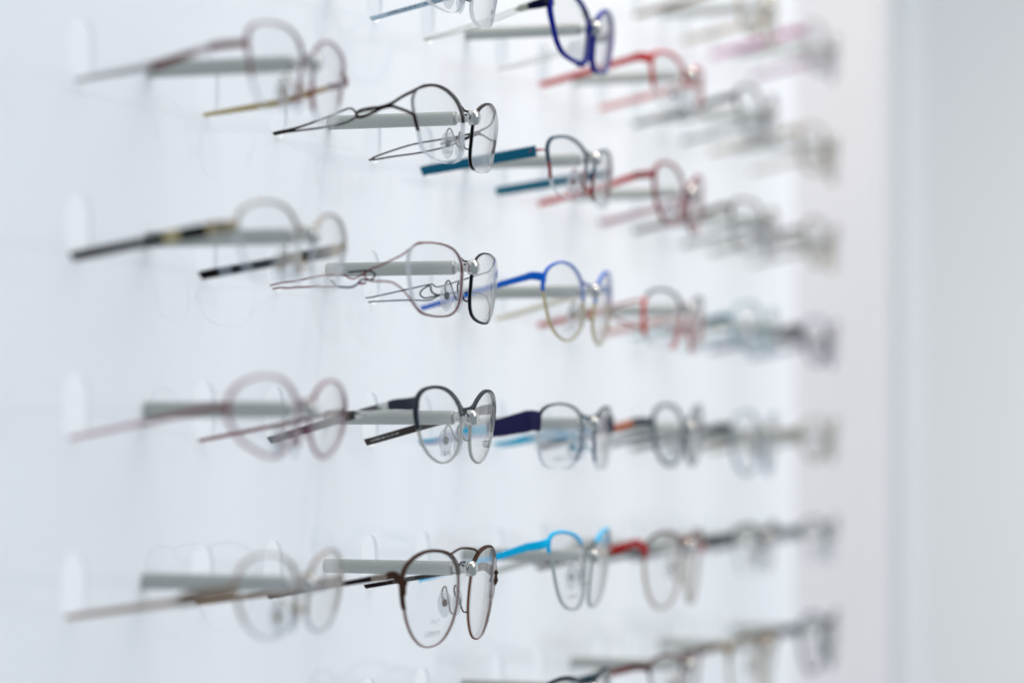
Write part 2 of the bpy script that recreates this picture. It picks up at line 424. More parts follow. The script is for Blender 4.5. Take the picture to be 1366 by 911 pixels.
def text_mesh(name, body, to3d, size, mat, parent, space=1.0):
    """flat lettering laid on a surface: to3d maps text x, y (mm from its centre) to the thing's mm coordinates"""
    cu = bpy.data.curves.new('letters', 'FONT'); cu.body = body; cu.size = size; cu.align_x = 'CENTER'; cu.align_y = 'CENTER'; cu.space_character = space
    tmp = bpy.data.objects.new('tmp_letters', cu); COL.objects.link(tmp)
    dg = bpy.context.evaluated_depsgraph_get()
    me = bpy.data.meshes.new_from_object(tmp.evaluated_get(dg))
    V = [to3d(v.co.x, v.co.y) for v in me.vertices]; Fc = [tuple(q.vertices) for q in me.polygons]
    bpy.data.objects.remove(tmp); bpy.data.curves.remove(cu); bpy.data.meshes.remove(me)
    return link(name, V, Fc, mat, parent, False)

def temple_y(side, x):
    e = 63.2 if side < 0 else 62.0
    s = 62.2 if side < 0 else 59.0
    t = min(max(x / 58.0, -0.5), 1.0)
    return side * (s + (e - s) * t)

def station(st, x):
    if x >= st[0][0]: return st[0][1:]
    for (a, b) in zip(st, st[1:]):
        if x >= b[0]:
            t = (x - b[0]) / (a[0] - b[0]); t = t * t * (3 - 2 * t) if abs(a[2] - b[2]) > 2 else t
            return (b[1] + (a[1] - b[1]) * t, b[2] + (a[2] - b[2]) * t)
    return st[-1][1:]

def P_(v): return v if not isinstance(v, str) else paint(v)

def temple_part(name, side, st, x1, x0, outer, inner, parent, thick=1.5):
    n = max(3, int((x1 - x0) / 2.0) + 1)
    path, A, B = [], [], []
    for i in range(n):
        x = x1 + (x0 - x1) * i / (n - 1)
        zc, h = station(st, x)
        path.append(Vector((x, temple_y(side, x), zc))); A.append(h / 2); B.append(thick / 2)
    us, vs = frames(path, (0, 0, 1))
    k = 12
    V, Fc = sweep_data(path, A, B, us, vs, False, k, 4.5)
    fm = []
    for i, f in enumerate(Fc):
        kk = i % k
        ypos = kk < k / 2
        outside = ypos if side > 0 else not ypos
        fm.append(0 if outside else 1)
    o = link(name, V, Fc, [P_(outer), P_(inner)], parent, True, fm)
    return sharp(o, 40)

def rim_part(name, sh, side, t0, t1, mat, a, b, parent, bump=0.0, centre=16.0, width=15.0, step=3.0):
    closed = t1 - t0 >= 360
    n = int((t1 - t0) / step) + (0 if closed else 1)
    path, A, B, us, vs = [], [], [], [], []
    for i in range(n):
        d = t0 + (t1 - t0) * i / (n if closed else n - 1)
        aa = a + bump * math.exp(-((d - centre) / width) ** 2)
        if not closed:
            e = min(i, n - 1 - i); aa *= (0.55, 0.85)[e] if e < 2 else 1.0
        p, nr = opt(sh, side, d, aa * 0.72)
        path.append(p); A.append(aa); B.append(min(b, a * 1.25 + 0.1)); us.append(nr); vs.append(Vector((1, 0, 0)))
    V, Fc = sweep_data(path, A, B, us, vs, closed, 10, 3.0)
    if side > 0: Fc = [f[::-1] for f in Fc]
    return sharp(link(name, V, Fc, mat, parent), 60)

WIRE = '#8d8f8c'
def glasses(c, r, label, sh, rims, temple=None, segs=(), bridge=((140, 3.6, 0.7, '#777777'),), endpiece=None, wires=(), far_wires=None,
            pads='#9a9b97', pad_z=-13.0, prints=(), temple_print=None, thick=1.5, depth=1.1, tilt=0.0, far_rims=None, plastic=False):
    root = empty('eyeglasses', spot(c, r))
    root.rotation_euler = (math.radians(tilt), 0, 0)
    if c >= 4:                                  # the shop's bolder frames hang farther along
        rims = [(t0, t1, col, a * 1.2, bump * 1.2, kind) for (t0, t1, col, a, bump, kind) in rims]
        temple = [(x, z, hh * 1.2) for (x, z, hh) in temple]
    tag(root, label, 'eyeglasses', 'eyeglasses on the display panel')
    for side in (-1, 1):
        lens = build_lens(sh, side, root)
        for (ps, body, y, z, size, col, up) in prints:
            if ps != side: continue
            if up: f = lambda a, b, y=y, z=z: (surf(y - b, z + a) + 1.25, y - b, z + a)
            else: f = lambda a, b, y=y, z=z: (surf(y + a, z + b) + 1.25, y + a, z + b)
            text_mesh('lens_print', body, f, size, paint(col, 'matte'), lens, 1.0 if body in ('VOGUE', 'CL', 'LM', 'o') else 1.55)
        rr = rims if (side < 0 or far_rims is None) else far_rims
        for (t0, t1, col, a, bump, kind) in rr:
            rim_part('rim', sh, side, t0, t1, paint(col, kind), a, depth, root, bump)
        # endpiece with hinge, from the rim round the corner to the temple
        if endpiece:
            ang, h, col = endpiece[:3]
            p, nr = opt(sh, side, ang, 0.4)
            zc, hh = station(temple, 58)
            p0 = p - nr * 1.2
            q1 = Vector((surf(side * 62, zc) + 0.1, side * max(60.0, abs(p.y) + 0.5), (p.z * 0.45 + zc * 0.55)))
            q2 = Vector((60.8, temple_y(side, 60.8), zc + 0.5)); q3 = Vector((57.2, temple_y(side, 57), zc))
            path = catmull([p0, q1, q2, q3], 5)
            us, vs = frames(path, (0, 0, 1))
            N = len(path)
            A = [(h * (1 - i / (N - 1)) + hh * (i / (N - 1))) / 2 for i in range(N)]
            V, Fc = sweep_data(path, A, [0.85] * N, us, vs, False, 10, 3.5)
            e = sharp(link('endpiece', V, Fc, paint(col, endpiece[3] if len(endpiece) > 3 else 'satin'), root), 50)
            lathe_hinge(e, side, zc, hh)
        # temple
        if temple:
            first = None
            for i, sg in enumerate(segs):
                x1, x0, outer, inner = sg[:4]
                nm = 'temple' if first is None else ('temple_tip' if i == len(segs) - 1 else 'temple_section')
                o = temple_part(nm, side, temple, x1 - 0.03, x0 + 0.03, outer, inner, first or root, thick)
                first = first or o
            if temple_print and side > 0 and first:
                body, x, dz, size, col = temple_print
                def f(a, b):
                    X = x + a; zc, _h = station(temple, X)
                    return (X, temple_y(1, X) - thick / 2 - 0.12, zc + dz + b)
                text_mesh('temple_print', body, f, size, paint(col, 'matte'), first)
        for w in (wires if (side < 0 or far_wires is None) else far_wires):
            pts, rad, col, flat, name = w
            q = []
            for pt in pts:
                if pt[0] == 'rim': q.append(tuple(opt(sh, side, pt[1], 0.4)[0]))
                elif len(pt) == 2: q.append((pt[0], temple_y(side, pt[0]), pt[1]))
                else: q.append((pt[0], side * pt[1], pt[2]))
            tube(name, q, rad, paint(col), root, (0, 1, 0), 8, 5, flat)
        # nose pad on its wire arm
        if pads:
            pc = Vector((65.2, side * 8.8, pad_z))
            nrm = Vector((-0.45, -side * 0.88, 0.12)).normalized()
            wv = Vector((0, 0, 1)).cross(nrm).normalized(); hv = nrm.cross(wv)
            V, Fc = [], []
            n1, n2 = 20, 8
            for i in range(n2 + 1):
                ph = math.pi * i / n2
                for k in range(n1):
                    t = 2 * math.pi * k / n1
                    egg = 1.0 + 0.12 * math.cos(t)
                    V.append(pc + nrm * (0.9 * math.cos(ph)) + (wv * (3.3 * math.sin(t)) + hv * (-6.6 * math.cos(t) * egg)) * math.sin(ph) ** 0.55)
            for i in range(n2):
                for k in range(n1):
                    l = (k + 1) % n1
                    Fc.append((i * n1 + k, i * n1 + l, (i + 1) * n1 + l, (i + 1) * n1 + k))
            pad = link('nose_pad', V, Fc, M_PAD, root)
            a0, _n = opt(sh, side, 196, 0.3)
            if not plastic:
                tube('pad_arm', [a0, (a0.x - 2.6, a0.y - side * 0.8, a0.z + 0.8), (a0.x - 5.4, side * 7.2, pad_z + 7.2), (a0.x - 7.0, side * 8.6, pad_z + 4.6), pc - nrm * 0.5], 0.42, paint(pads, 'metal'), pad, (0, 0, 1), 6, 5)
                V2 = [pc - nrm * 0.6 + wv * (1.3 * math.cos(t)) + hv * (1.9 * math.sin(t)) + nrm * d for d in (-0.9, 0.5) for t in [k * math.pi / 5 for k in range(10)]]
                link('pad_mount', V2, [tuple(range(10)), tuple(range(19, 9, -1))] + [(k, 10 + k, 10 + (k + 1) % 10, (k + 1) % 10) for k in range(10)], paint(pads, 'metal'), pad, False)
    for (ang, zm, a, col) in bridge:
        p1, _n = opt(sh, -1, ang, 0.2); p2, _n = opt(sh, 1, ang, 0.2)
        q = [p1, (72.2, p1.y * 0.55, p1.z + (zm - p1.z) * 0.75), (70.9, 0, zm), (72.2, p2.y * 0.55, p2.z + (zm - p2.z) * 0.75), p2]
        tube('bridge', q, a, paint(col), root, (1, 0, 0), 10, 6)
    return root

def lathe_hinge(parent, side, zc, h):
    """small barrel of the hinge on the inner side of the endpiece"""
    y = temple_y(side, 57.5) - side * 1.5
    V = [(57.3 + 0.9 * math.cos(t), y + 0.9 * math.sin(t), zc + d) for d in (-h * 0.42, h * 0.42) for t in [k * math.pi / 5 for k in range(10)]]
    link('hinge', V, [tuple(range(9, -1, -1)), tuple(range(10, 20))] + [(k, (k + 1) % 10, 10 + (k + 1) % 10, 10 + k) for k in range(10)], paint('#8f908d', 'metal'), parent, False)

S_, MT, GL = 'satin', 'metal', 'gloss'
T0 = [(66, 6.0, 3.6), (38, -0.8, 3.2), (0, -11.2, 3.0), (-30, -18.5, 3.6)]         # usual run of a temple: x, centre z, height
def TP(zf=6.0, hf=3.6, hm=3.0, hb=3.0): return [(66, zf, hf), (38, (zf - 11.4) * 0.36 + (-0.5 if zf > 3 else -1), hm), (0, -13.0 + hb / 2 + 0.2, hb), (-30, -19.5 + hb / 2, hb + 0.4)]

# ------------------------------------------------------------------ column 1 (nearest, out of focus)
glasses(1, 1, 'mauve half-rim glasses with burgundy and gold temples, out of focus at top left', '11',
        [(0, 185, '#a8808e', 0.5, 0.4, S_), (-18, 0, '#9a5f5a', 0.5, 0, S_), (185, 215, '#a05a68', 0.7, 0, S_)],
        [(66, 1.0, 2.2), (62, -0.6, 4.4), (56, -2.0, 2.6), (33, -7.8, 3.4), (0, -12.0, 1.8), (-30, -18, 2)],
        [(57.5, 51, '#c8b6bd', '#c2a352'), (51, 32, '#7a0a1c', '#bda05a'), (32, -28, '#cdc8ca', '#cbb98a')],
        ((140, 3.4, 0.6, '#7a3f48'),), (18, 3.0, '#7a0f22'), pads='#b79a52', prints=())
glasses(1, 2, 'gold trimmed rimless-look glasses with thick black temples, out of focus at left', '12',
        [(20, 175, '#b5aca2', 0.6, 0, MT)],
        [(66, 0.2, 5.4), (56, -2.2, 5.6), (38, -4.8, 4.8), (33, -5.8, 4.0), (0, -11.0, 4.2), (-30, -18, 4)],
        [(57.5, 45, '#141215', '#1a181c'), (45, 38, '#c7b98f', '#c9c4ba'), (38, 12, '#17151a', '#3c4150'), (12, 6, '#17151a', '#9aa0a6'), (6, -28, '#121013', '#121013')],
        ((140, 3.2, 0.6, '#a08c5c'),), (14, 4.4, '#b5a88c', 'metal'), pads='#b9a163')
glasses(1, 3, 'thin round pink metal glasses, out of focus below the black-templed pair', '13',
        [(0, 360, '#b07a8c', 0.52, 0.2, S_)],
        TP(1.0, 2.4, 1.8, 1.6), [(57.5, 30, '#96364a', '#7e3f45'), (30, -28, '#cfa3b2', '#a0625f')],
        ((150, 3.2, 0.8, '#8a4048'),), (8, 3.0, '#8a4c55'), pads='#a4726a')
glasses(1, 4, 'champagne metal glasses with tan temples, out of focus at bottom left', '14',
        [(-30, 200, '#b9a99c', 0.46, 0.3, S_), (200, 330, '#d6d8da', 0.34, 0, S_)],
        [(66, -0.5, 4.8), (50, -3.6, 5.4), (44, -5.2, 2.8), (0, -11.6, 2.2), (-30, -18, 2.4)],
        [(57.5, 44, '#8c7c6c', '#5a3038'), (44, -28, '#b6a192', '#b3a090')],
        ((140, 3.4, 0.6, '#a08a66'),), (10, 4.6, '#a0907e'), pads='#b6a070')

# ------------------------------------------------------------------ column 2 (in focus)
glasses(2, 0, 'rimless glasses with pale blue printed temples, cut off by the top edge', '21',
        [(30, 175, '#46526b', 0.45, 0.3, S_)],
        TP(4.5, 3.2, 2.6, 2.4), [(57.5, 30, '#8aa0b8', '#9fb2c4'), (30, -28, '#c6d4e0', '#c3d3e0')],
        ((140, 3.2, 0.6, '#46526b'),), (20, 3.0, '#4a5a76'), pads='#8a93a0',
        prints=[(1, 'LM', 42, -15, 4.2, '#25262c', False)], temple_print=('LM7044 COL.02 50-17 140', 18, 0.1, 1.9, '#2b5866'))
g21w = '#34100f'
glasses(2, 1, 'dark brown half-rim glasses with openwork looped temples and clear lower lenses', '21',
        [(40, 172, g21w, 0.72, 0.0, GL), (-14, 6, g21w, 0.6, 0, GL)],
        None, (), ((146, 3.4, 0.62, g21w),), None,
        wires=[([('rim', 48), ('rim', 40), (64.9, 57.6, 5.6), (62, 61.8, 3.0), (57.4, 0.0), (52, -1.5), (46, -2.0), (41.5, -2.9), (39.8, -4.4), (41.0, -5.9), (44.5, -5.3), (49, -3.6), (53, -2.0), (57.4, -1.4), (61, 62.4, -2.4), (64.4, 59.5, -3.8), ('rim', 4), ('rim', -6)], 0.92, g21w, 0.8, 'temple'),
               ([(55.8, -1.0), (58.2, -0.2), (60.5, 62.6, 1.6)], 0.5, '#9aa08c', 0.8, 'temple_accent'),
               ([(40.6, -4.2), (43.5, -3.6), (48.5, -2.6)], 0.85, '#b4baa8', 0.35, 'temple_accent'),
               ([(39.6, -3.6), (36.2, -1.6), (26.4, -4.9), (12.0, -9.2), (4, -11.0), (-2, -12.2), (-28, -19)], [0.65, 0.6, 0.6, 0.7, 1.0, 1.2, 1.2], '#4a4544', 0.8, 'temple_fork'),
               ([(40.0, -5.6), (35, -8.0), (26.4, -9.7), (13.0, -10.9), (4, -11.6), (-2, -12.4)], [0.65, 0.6, 0.6, 0.65, 0.9], '#4a4544', 0.8, 'temple_fork'),
               ([('rim', 30), ('rim', 18), ('rim', 6)], 0.3, '#43302f', 1.0, 'lens_clip')],
        far_rims=[(40, 172, g21w, 0.72, 0.0, GL), (-14, 6, g21w, 0.6, 0, GL), (172, 222, '#2c2a29', 0.55, 0, MT)],
        far_wires=[([('rim', 48), ('rim', 40), (63, 60.2, 4.4), (57, 1.4), (48, -0.8), (36, -2.6), (22, -4.6), (10.3, -7.6), (0, -11), (-2, -12.2), (-28, -19)], [0.7, 0.65, 0.6, 0.55, 0.6, 0.9], '#4c4848', 0.8, 'temple'),
                   ([('rim', -4), ('rim', 4), (61.5, 61.0, -3.2), (56, -0.6), (47, -3.6), (38, -6.6), (24, -9.2), (10.3, -10.7), (0, -12.2)], [0.7, 0.65, 0.55, 0.6], '#4c4848', 0.8, 'temple'),
                   ([(56.5, 0.4), (53, -0.4), (49.5, -2.2), (45, -2.6), (40, -3.8), (35.5, -5.0)], [1.6, 1.9, 1.3, 1.9, 1.7, 0.5], '#615d5e', 0.5, 'temple_accent')],
        pads='#a9a9a6', prints=[(1, 'LOEVY', 43, -18, 2.9, '#1c1216', False), (-1, 'LOEVY', -24, -19.0, 2.4, '#4b4850', False)])
w22 = '#8a2c3c'
glasses(2, 2, 'fine maroon and navy wire glasses with twin-wire curled temples', '22',
        [(36, 318, w22, 0.42, 0.0, S_)],
        None, (), ((150, 3.0, 0.55, '#5c3836'),), None,
        far_rims=[(36, 165, '#3a2f3a', 0.42, 0, S_), (165, 318, '#171c2c', 0.55, 0, S_)],
        wires=[([('rim', 46), ('rim', 36), (63.5, 61.2, 2.6), (61.0, 63.0, 0.8), (57, -1.0), (52.3, -3.0), (48.3, -4.2), (44, -6.6), (40, -8.6), (37, -8.4), (33, -6.6), (22.5, -7.2), (10, -9.4), (-2.5, -11.2), (-28, -18)], 0.5, w22, 0.8, 'temple'),
               ([('rim', 306), ('rim', 318), (63.8, 59.0, -15.8), (61.2, 62.6, -12.4), (58.0, -10.7), (53.5, -10.2), (49, -10.1), (46.7, -9.4), (44.5, -7.4), (46, -5.4)], 0.5, w22, 0.8, 'temple'),
               ([(36.5, -5.8), (41, -5.4), (45.5, -5.2), (49.0, -6.0), (49.8, -7.6), (48.4, -9.2), (46.0, -9.6), (43.2, -9.2), (41.2, -11.2), (38.1, -12.7), (33, -12.6), (30.6, -12.3), (29, -10.6), (27.6, -9.4)], 0.6, '#2a2d40', 0.8, 'temple_accent'),
               ([(31, -12.4), (18, -12.2), (6, -12.6), (-2, -13.0), (-28, -19.2)], 0.5, w22, 0.8, 'temple'),
               ([(41.5, -10.9), (43.4, -11.1), (45.2, -10.9)], 0.75, '#a14a78', 0.7, 'temple_accent')],
        far_wires=[([('rim', 46), ('rim', 36), (62.5, 61.0, 2.6), (56, 0.6), (45, -2.6), (35, -5.2), (32, -3.9), (28.9, -4.2), (15, -7.0), (0, -10.0), (-7.4, -11.2), (-28, -18)], 0.45, '#2b5268', 0.8, 'temple'),
                   ([('rim', 306), ('rim', 318), (62.8, 59.5, -14.4), (58, -9.0), (46, -8.2), (36, -9.6), (30, -11.9), (20, -11.7), (6, -12.1), (-4, -13.0), (-28, -19)], 0.45, '#2b5268', 0.8, 'temple'),
                   ([(30.5, -4.4), (27, -6.2), (25.4, -8.6), (27.4, -10.6), (31, -10.4), (36, -9.0)], 0.5, '#2c3c52', 0.8, 'temple_accent'),
                   ([(31, -4.6), (31.5, -7.4), (34.5, -9.2), (40, -8.6), (46, -8.0)], 0.6, '#37344f', 0.8, 'temple_accent')],
        pads='#3a4358', pad_z=-14.0, prints=[(-1, 'LOEVY', -26, -19.6, 3.3, '#66666e', False), (1, 'o', 44, -18, 4.5, '#d8604e', False)])
glasses(2, 3, 'gunmetal browline glasses with silver lower rims and grey patterned temples', '23',
        [(-6, 168, '#484b56', 0.8, 0.9, S_), (166, 354, '#cfccc4', 0.36, 0, S_)],
        [(66, 6.4, 4.4), (40, 0.2, 4.0), (20, -5.4, 3.8), (0, -11.0, 3.6), (-30, -18, 4)],
        [(57.5, 40.5, pattern('#d9dad3', '#4c4b50', 170.0, 0.5, 0.56), '#6d6866'), (40.5, 34, '#5d5955', '#625d5b'), (34, -28, '#57525a', '#59534f')],
        ((146, 3.7, 1.1, '#50535e'),), (24, 6.6, '#50535e'), pads='#b5b6b0', pad_z=-11.0,
        prints=[(1, 'VOGUE', 34.0, -12.5, 4.9, '#14202a', False), (-1, 'LOVE', -25.0, -17.4, 3.2, '#4c4e5c', False)],
        temple_print=('VO3988 5061 51-17 135', 7.5, -0.1, 1.5, '#e6e6e6'))
glasses(2, 4, 'matte brown double-bridge panto glasses with thin copper lower rims', '24',
        [(-8, 158, '#5e4536', 0.8, 0.6, 'matte'), (156, 352, '#9a6650', 0.33, 0, S_)],
        [(66, -1.0, 4.6), (52, -2.6, 3.2), (41, -4.6, 2.4), (0, -12.0, 2.4), (-30, -18, 3)],
        [(57.5, 49.5, '#a79c90', '#9a9690'), (49.5, -28, '#2e181d', '#2a161c')],
        ((150, 3.0, 0.55, '#6d564a'), (126, 9.6, 0.6, '#5e4536')), (8, 4.8, '#5e4536', 'matte'), pads='#8a7668', pad_z=-16.0,
        prints=[(-1, 'LOEVY', -34.5, -29.5, 3.5, '#484d58', False), (-1, '5417', -33.5, -23.8, 3.0, '#b0b5bb', False), (1, 'CL', 50, -26, 4.4, '#4c515a', True)],
        temple_print=('CL1047 COL.2 52-19', 18, 0.0, 1.3, '#c6c2c0'))

# ------------------------------------------------------------------ column 3
glasses(3, 0, 'dark blue plastic rectangular glasses at the top of the third column', '30',
        [(0, 360, '#1030a0', 1.15, 1.3, GL), (168, 236, '#102c98', 1.8, 0, GL)],
        [(66, 5.2, 4.0), (52, 2.2, 3.8), (50, 1.6, 1.0)],
        [(57.5, 50, '#b4b5ac', '#b9bab2')],
        ((146, 4.0, 1.5, '#0b1140'),), (26, 6.4, '#0b1140', GL), plastic=True, depth=1.7,
        wires=[([(51, 2.6), (30, -3.6), (10, -8.8), (-2, -11.6), (-28, -18)], 0.5, '#cfcfc6', 0.8, 'temple_fork'),
               ([(51, 0.4), (30, -6.0), (10, -10.4), (-2, -12.2)], 0.5, '#cfcfc6', 0.8, 'temple_fork')],
        prints=[(-1, 'LO', -22, -10, 3.4, '#9a9aa0', False)])
glasses(3, 1, 'teal half-rim glasses with wide flat teal temples and red hinges', '31',
        [(4, 178, '#0e5870', 0.7, 0.4, S_), (-20, 4, '#a3242a', 0.6, 0, S_), (178, 214, '#8e3038', 0.6, 0, S_)],
        [(64, -1.2, 6.0), (0, -9.9, 5.4), (-30, -17, 5.4)],
        [(62, -28, '#1a7690', '#3f8499')],
        ((146, 3.4, 0.8, '#123848'),), None,
        wires=[([('rim', 14), (65.0, 59, -0.6), (62.6, 62.0, -0.9), (58.5, -1.6)], [0.5, 0.5, 0.9, 1.1], '#b3262c', 0.8, 'hinge')],
        pads='#a05058', prints=[(-1, 'LOEVY', -28, -19, 3.6, '#5b2a40', False)])
glasses(3, 2, 'bright blue browline round glasses with gold lower rims', '32',
        [(10, 176, '#1a7cd8', 0.66, 0.8, S_), (174, 372, '#d6c48e', 0.45, 0, S_)],
        [(66, 6.2, 4.2), (38, -0.6, 3.0), (0, -11.2, 2.8), (-30, -18, 2.6)],
        [(57.5, -28, '#1a7cd8', '#e4dfcc')],
        ((146, 3.4, 0.75, '#1c52a8'),), (24, 5.2, '#1a7cd8'), pads='#b7ab8c', prints=[(-1, 'LOEVY', -30, -22, 3.2, '#9a9aa2', False)])
glasses(3, 3, 'navy half-rim glasses with broad purple temples and turquoise print inside', '33',
        [(20, 176, '#123448', 0.6, 0.3, S_), (178, 212, '#3c5c86', 0.55, 0, S_)],
        [(66, 1.6, 11.0), (58, 0.2, 11.4), (42, -3.2, 9.6), (30, -5.6, 6.4), (0, -11.0, 3.6), (-30, -17, 3.6)],
        [(57.6, 36, '#3e3a68', pattern('#d5d9e4', '#18b0d4', 90.0)), (36, -28, pattern('#c3c2da', '#18b0d4', 100.0), pattern('#cfd9e4', '#18b0d4', 90.0))],
        ((146, 3.4, 0.8, '#10202e'),), (16, 9.5, '#3e3a68'), pads='#3fb1c2', prints=[(-1, 'LOEVY', -42, -19.5, 3.4, '#77778c', False)])
glasses(3, 4, 'sky blue browline glasses with silver lower rims and slim blue temples', '34',
        [(26, 140, '#10d0fc', 0.95, 0.4, S_), (138, 386, '#c2c8c4', 0.5, 0, S_)],
        [(66, 8.8, 4.4), (44, 1.8, 3.8), (0, -11.0, 3.4), (-30, -18, 3.4)],
        [(57.5, 27, '#10d0fc', '#d5d6d2'), (27, 20, '#10d0fc', '#3a3c4e'), (20, -28, '#10d0fc', '#d2d3ce')],
        ((140, 3.4, 0.7, '#6d7371'),), (36, 4.8, '#10d0fc'), pads='#c9cdca', pad_z=-11.0, far_rims=[(50, 140, '#10d0fc', 0.8, 0, S_), (138, 410, '#c2c8c4', 0.5, 0, S_)], prints=[(-1, 'LOEVY', -24, -21, 3.2, '#5b626c', False)])
glasses(3, 5, 'dark teal browline glasses mostly cut off by the bottom edge', '31',
        [(-10, 190, '#0c3440', 0.95, 0.7, S_)],
        TP(5.0, 4.0, 3.2, 3.0), [(57.5, -28, '#12414e', '#35606c')],
        ((146, 3.6, 0.9, '#0c3440'),), (22, 4.6, '#0c3440'), pads='#7d8b8e')

# ------------------------------------------------------------------ columns 4 to 6 (farther, more and more out of focus)
glasses(4, 0, 'bright red half-rim glasses with long red temples near the top', '31',
        [(14, 176, '#d01a10', 0.9, 0.9, S_), (-16, 16, '#d01a10', 1.5, 0, S_)],
        [(66, 5.2, 5.0), (56, 2.4, 3.6), (0, -10.8, 3.0), (-30, -18, 3)], [(57.5, -28, '#cc140a', '#dc9f98')],
        ((146, 3.4, 0.9, '#8d4038'),), (22, 6.4, '#cc140a'), pads='#a5a5a2')
glasses(4, 1, 'dark red full-rim glasses with red and pink temples', '23',
        [(0, 360, '#9c1c30', 0.8, 0.6, S_)],
        TP(5.6, 4.0, 3.0, 3.0), [(57.5, -28, '#c81824', '#b48794')],
        ((146, 3.4, 0.9, '#94343c'),), (24, 4.6, '#a42c34'), pads='#b07a80', tilt=-1.0)
glasses(4, 2, 'coral framed glasses with split double-bar temples', '33',
        [(24, 172, '#868a90', 0.85, 0, S_), (-24, 24, '#e0553a', 1.1, 0, S_), (172, 230, '#cc5444', 0.95, 0, S_)],
        [(40, -3.2, 3.4), (0, -11.2, 3.0), (-30, -18, 3)], [(40, -28, '#c87468', '#d2a49c')],
        ((146, 3.4, 0.8, '#9a8480'),), None,
        wires=[([('rim', 20), (60, 63.6, 2.6), (50, 0.6), (39, -2.6)], [1.3, 1.2, 1.1], '#b8422e', 0.6, 'temple_fork'),
               ([('rim', -20), (60, 63.6, -12.6), (50, -9.6), (39, -4.4)], [1.3, 1.2, 1.1], '#9c342a', 0.6, 'temple_fork')],
        pads='#b58a84')
glasses(4, 3, 'grey rimmed glasses with orange temples', '23',
        [(0, 360, '#7f868e', 0.95, 0.5, S_)],
        TP(5.6, 3.8, 3.2, 3.0), [(57.5, 34, '#d87818', '#5a6068'), (34, -28, '#6a6e74', '#73787f')],
        ((146, 3.6, 1.0, '#5a6068'),), (20, 5.0, '#50565e'), pads='#4c5258', tilt=0.6)
glasses(4, 4, 'beige lower-rim glasses with red and black banded temples', '24',
        [(18, 165, '#7c706a', 0.8, 0.3, S_), (165, 378, '#cdbfae', 0.6, 0, S_)],
        TP(5.2, 4.2, 3.6, 3.0), [(57.5, 44, '#c8141a', '#a8605a'), (44, 35, '#d3b48e', '#c9b8a0'), (35, -28, '#1c1415', '#3a2a2a')],
        ((140, 3.4, 0.7, '#a0685c'),), (16, 4.4, '#c8141a'), pads='#cbb7a0')
glasses(4, 5, 'burgundy and gold glasses in the lowest row', '31',
        [(14, 176, '#6f5a5a', 0.75, 0.4, S_), (176, 374, '#b7afa8', 0.45, 0, MT)],
        TP(4.6, 3.8, 3.0, 2.8), [(57.5, 36, '#8a1a20', '#8f6a60'), (36, -28, '#8a5a52', '#a08a7c')],
        ((146, 3.4, 0.7, '#8a6a4c'),), (22, 4.0, '#6a2023'), pads='#bfa468')

glasses(5, -1, 'cream and brown glasses at the very top, strongly blurred', '23',
        [(0, 360, '#cfc3aa', 0.85, 0.3, S_)], TP(5.4, 3.8, 3.2, 3.0), [(57.5, 20, '#7c6450', '#b8a486'), (20, -28, '#94826e', '#b8a486')],
        ((146, 3.4, 0.8, '#b39c76'),), (22, 4.2, '#b39c76'), pads='#c3ab78')
glasses(5, 0, 'dark grey metal glasses behind the bright red pair', '30',
        [(5, 180, '#565d63', 0.9, 0.7, S_), (178, 366, '#9a9d9c', 0.5, 0, MT)], TP(5.4, 4.0, 3.2, 3.0), [(57.5, -28, '#5c646a', '#80888c')],
        ((146, 3.4, 0.9, '#565d63'),), (24, 4.8, '#4e555b'), pads='#8f9492', tilt=0.8)
glasses(5, 1, 'brown-grey glasses behind the dark red full-rim pair', '22',
        [(8, 178, '#6d645c', 0.85, 0.5, S_), (178, 366, '#8b8f90', 0.5, 0, S_)], TP(5.0, 3.8, 3.0, 3.0), [(57.5, -28, '#65594f', '#7d8788')],
        ((146, 3.4, 0.8, '#5c4f4c'),), (24, 4.6, '#5f544c'), pads='#6b5a58')
glasses(5, 2, 'pale aqua clear glasses with teal hinges', '13',
        [(0, 360, '#a9c6cb', 0.9, 0.3, S_)], TP(3.4, 4.0, 3.0, 3.0), [(57.5, 50, '#3f7a8c', '#6a9aa6'), (50, -28, '#b9cfd3', '#bcd0d4')],
        ((150, 3.4, 0.9, '#b0cace'),), (10, 4.4, '#5a909e'), pads='#b5c4c6', tilt=-0.8)
glasses(5, 3, 'pale blue-grey rimmed glasses with black temples', '32',
        [(0, 360, '#a5b0ba', 0.8, 0.3, S_)], TP(4.6, 4.6, 3.8, 3.2), [(57.5, 30, '#2f3532', '#6b675c'), (30, -28, '#4c5150', '#7c786c')],
        ((146, 3.4, 0.9, '#7c776e'),), (20, 5.0, '#45483f'), pads='#7a7468')
glasses(5, 4, 'charcoal browline glasses in the fifth row, blurred', '21',
        [(10, 180, '#5b6064', 0.9, 0.6, S_)], TP(5.2, 4.2, 3.4, 3.0), [(57.5, -28, '#4d5256', '#787c7c')],
        ((146, 3.4, 0.9, '#6a5c58'),), (24, 4.8, '#54595c'), pads='#8f8c88', tilt=0.7)
glasses(5, 5, 'gold and brown browline glasses in the lowest row, blurred', '24',
        [(14, 168, '#8b7346', 0.8, 0.5, MT), (166, 374, '#c9bda4', 0.5, 0, MT)], TP(5.0, 3.6, 3.0, 2.8), [(57.5, 34, '#6a5530', '#9a8a68'), (34, -28, '#b09a62', '#b6a888')],
        ((142, 3.4, 0.8, '#b08c48'),), (20, 4.2, '#8f7440'), pads='#cdb47a')

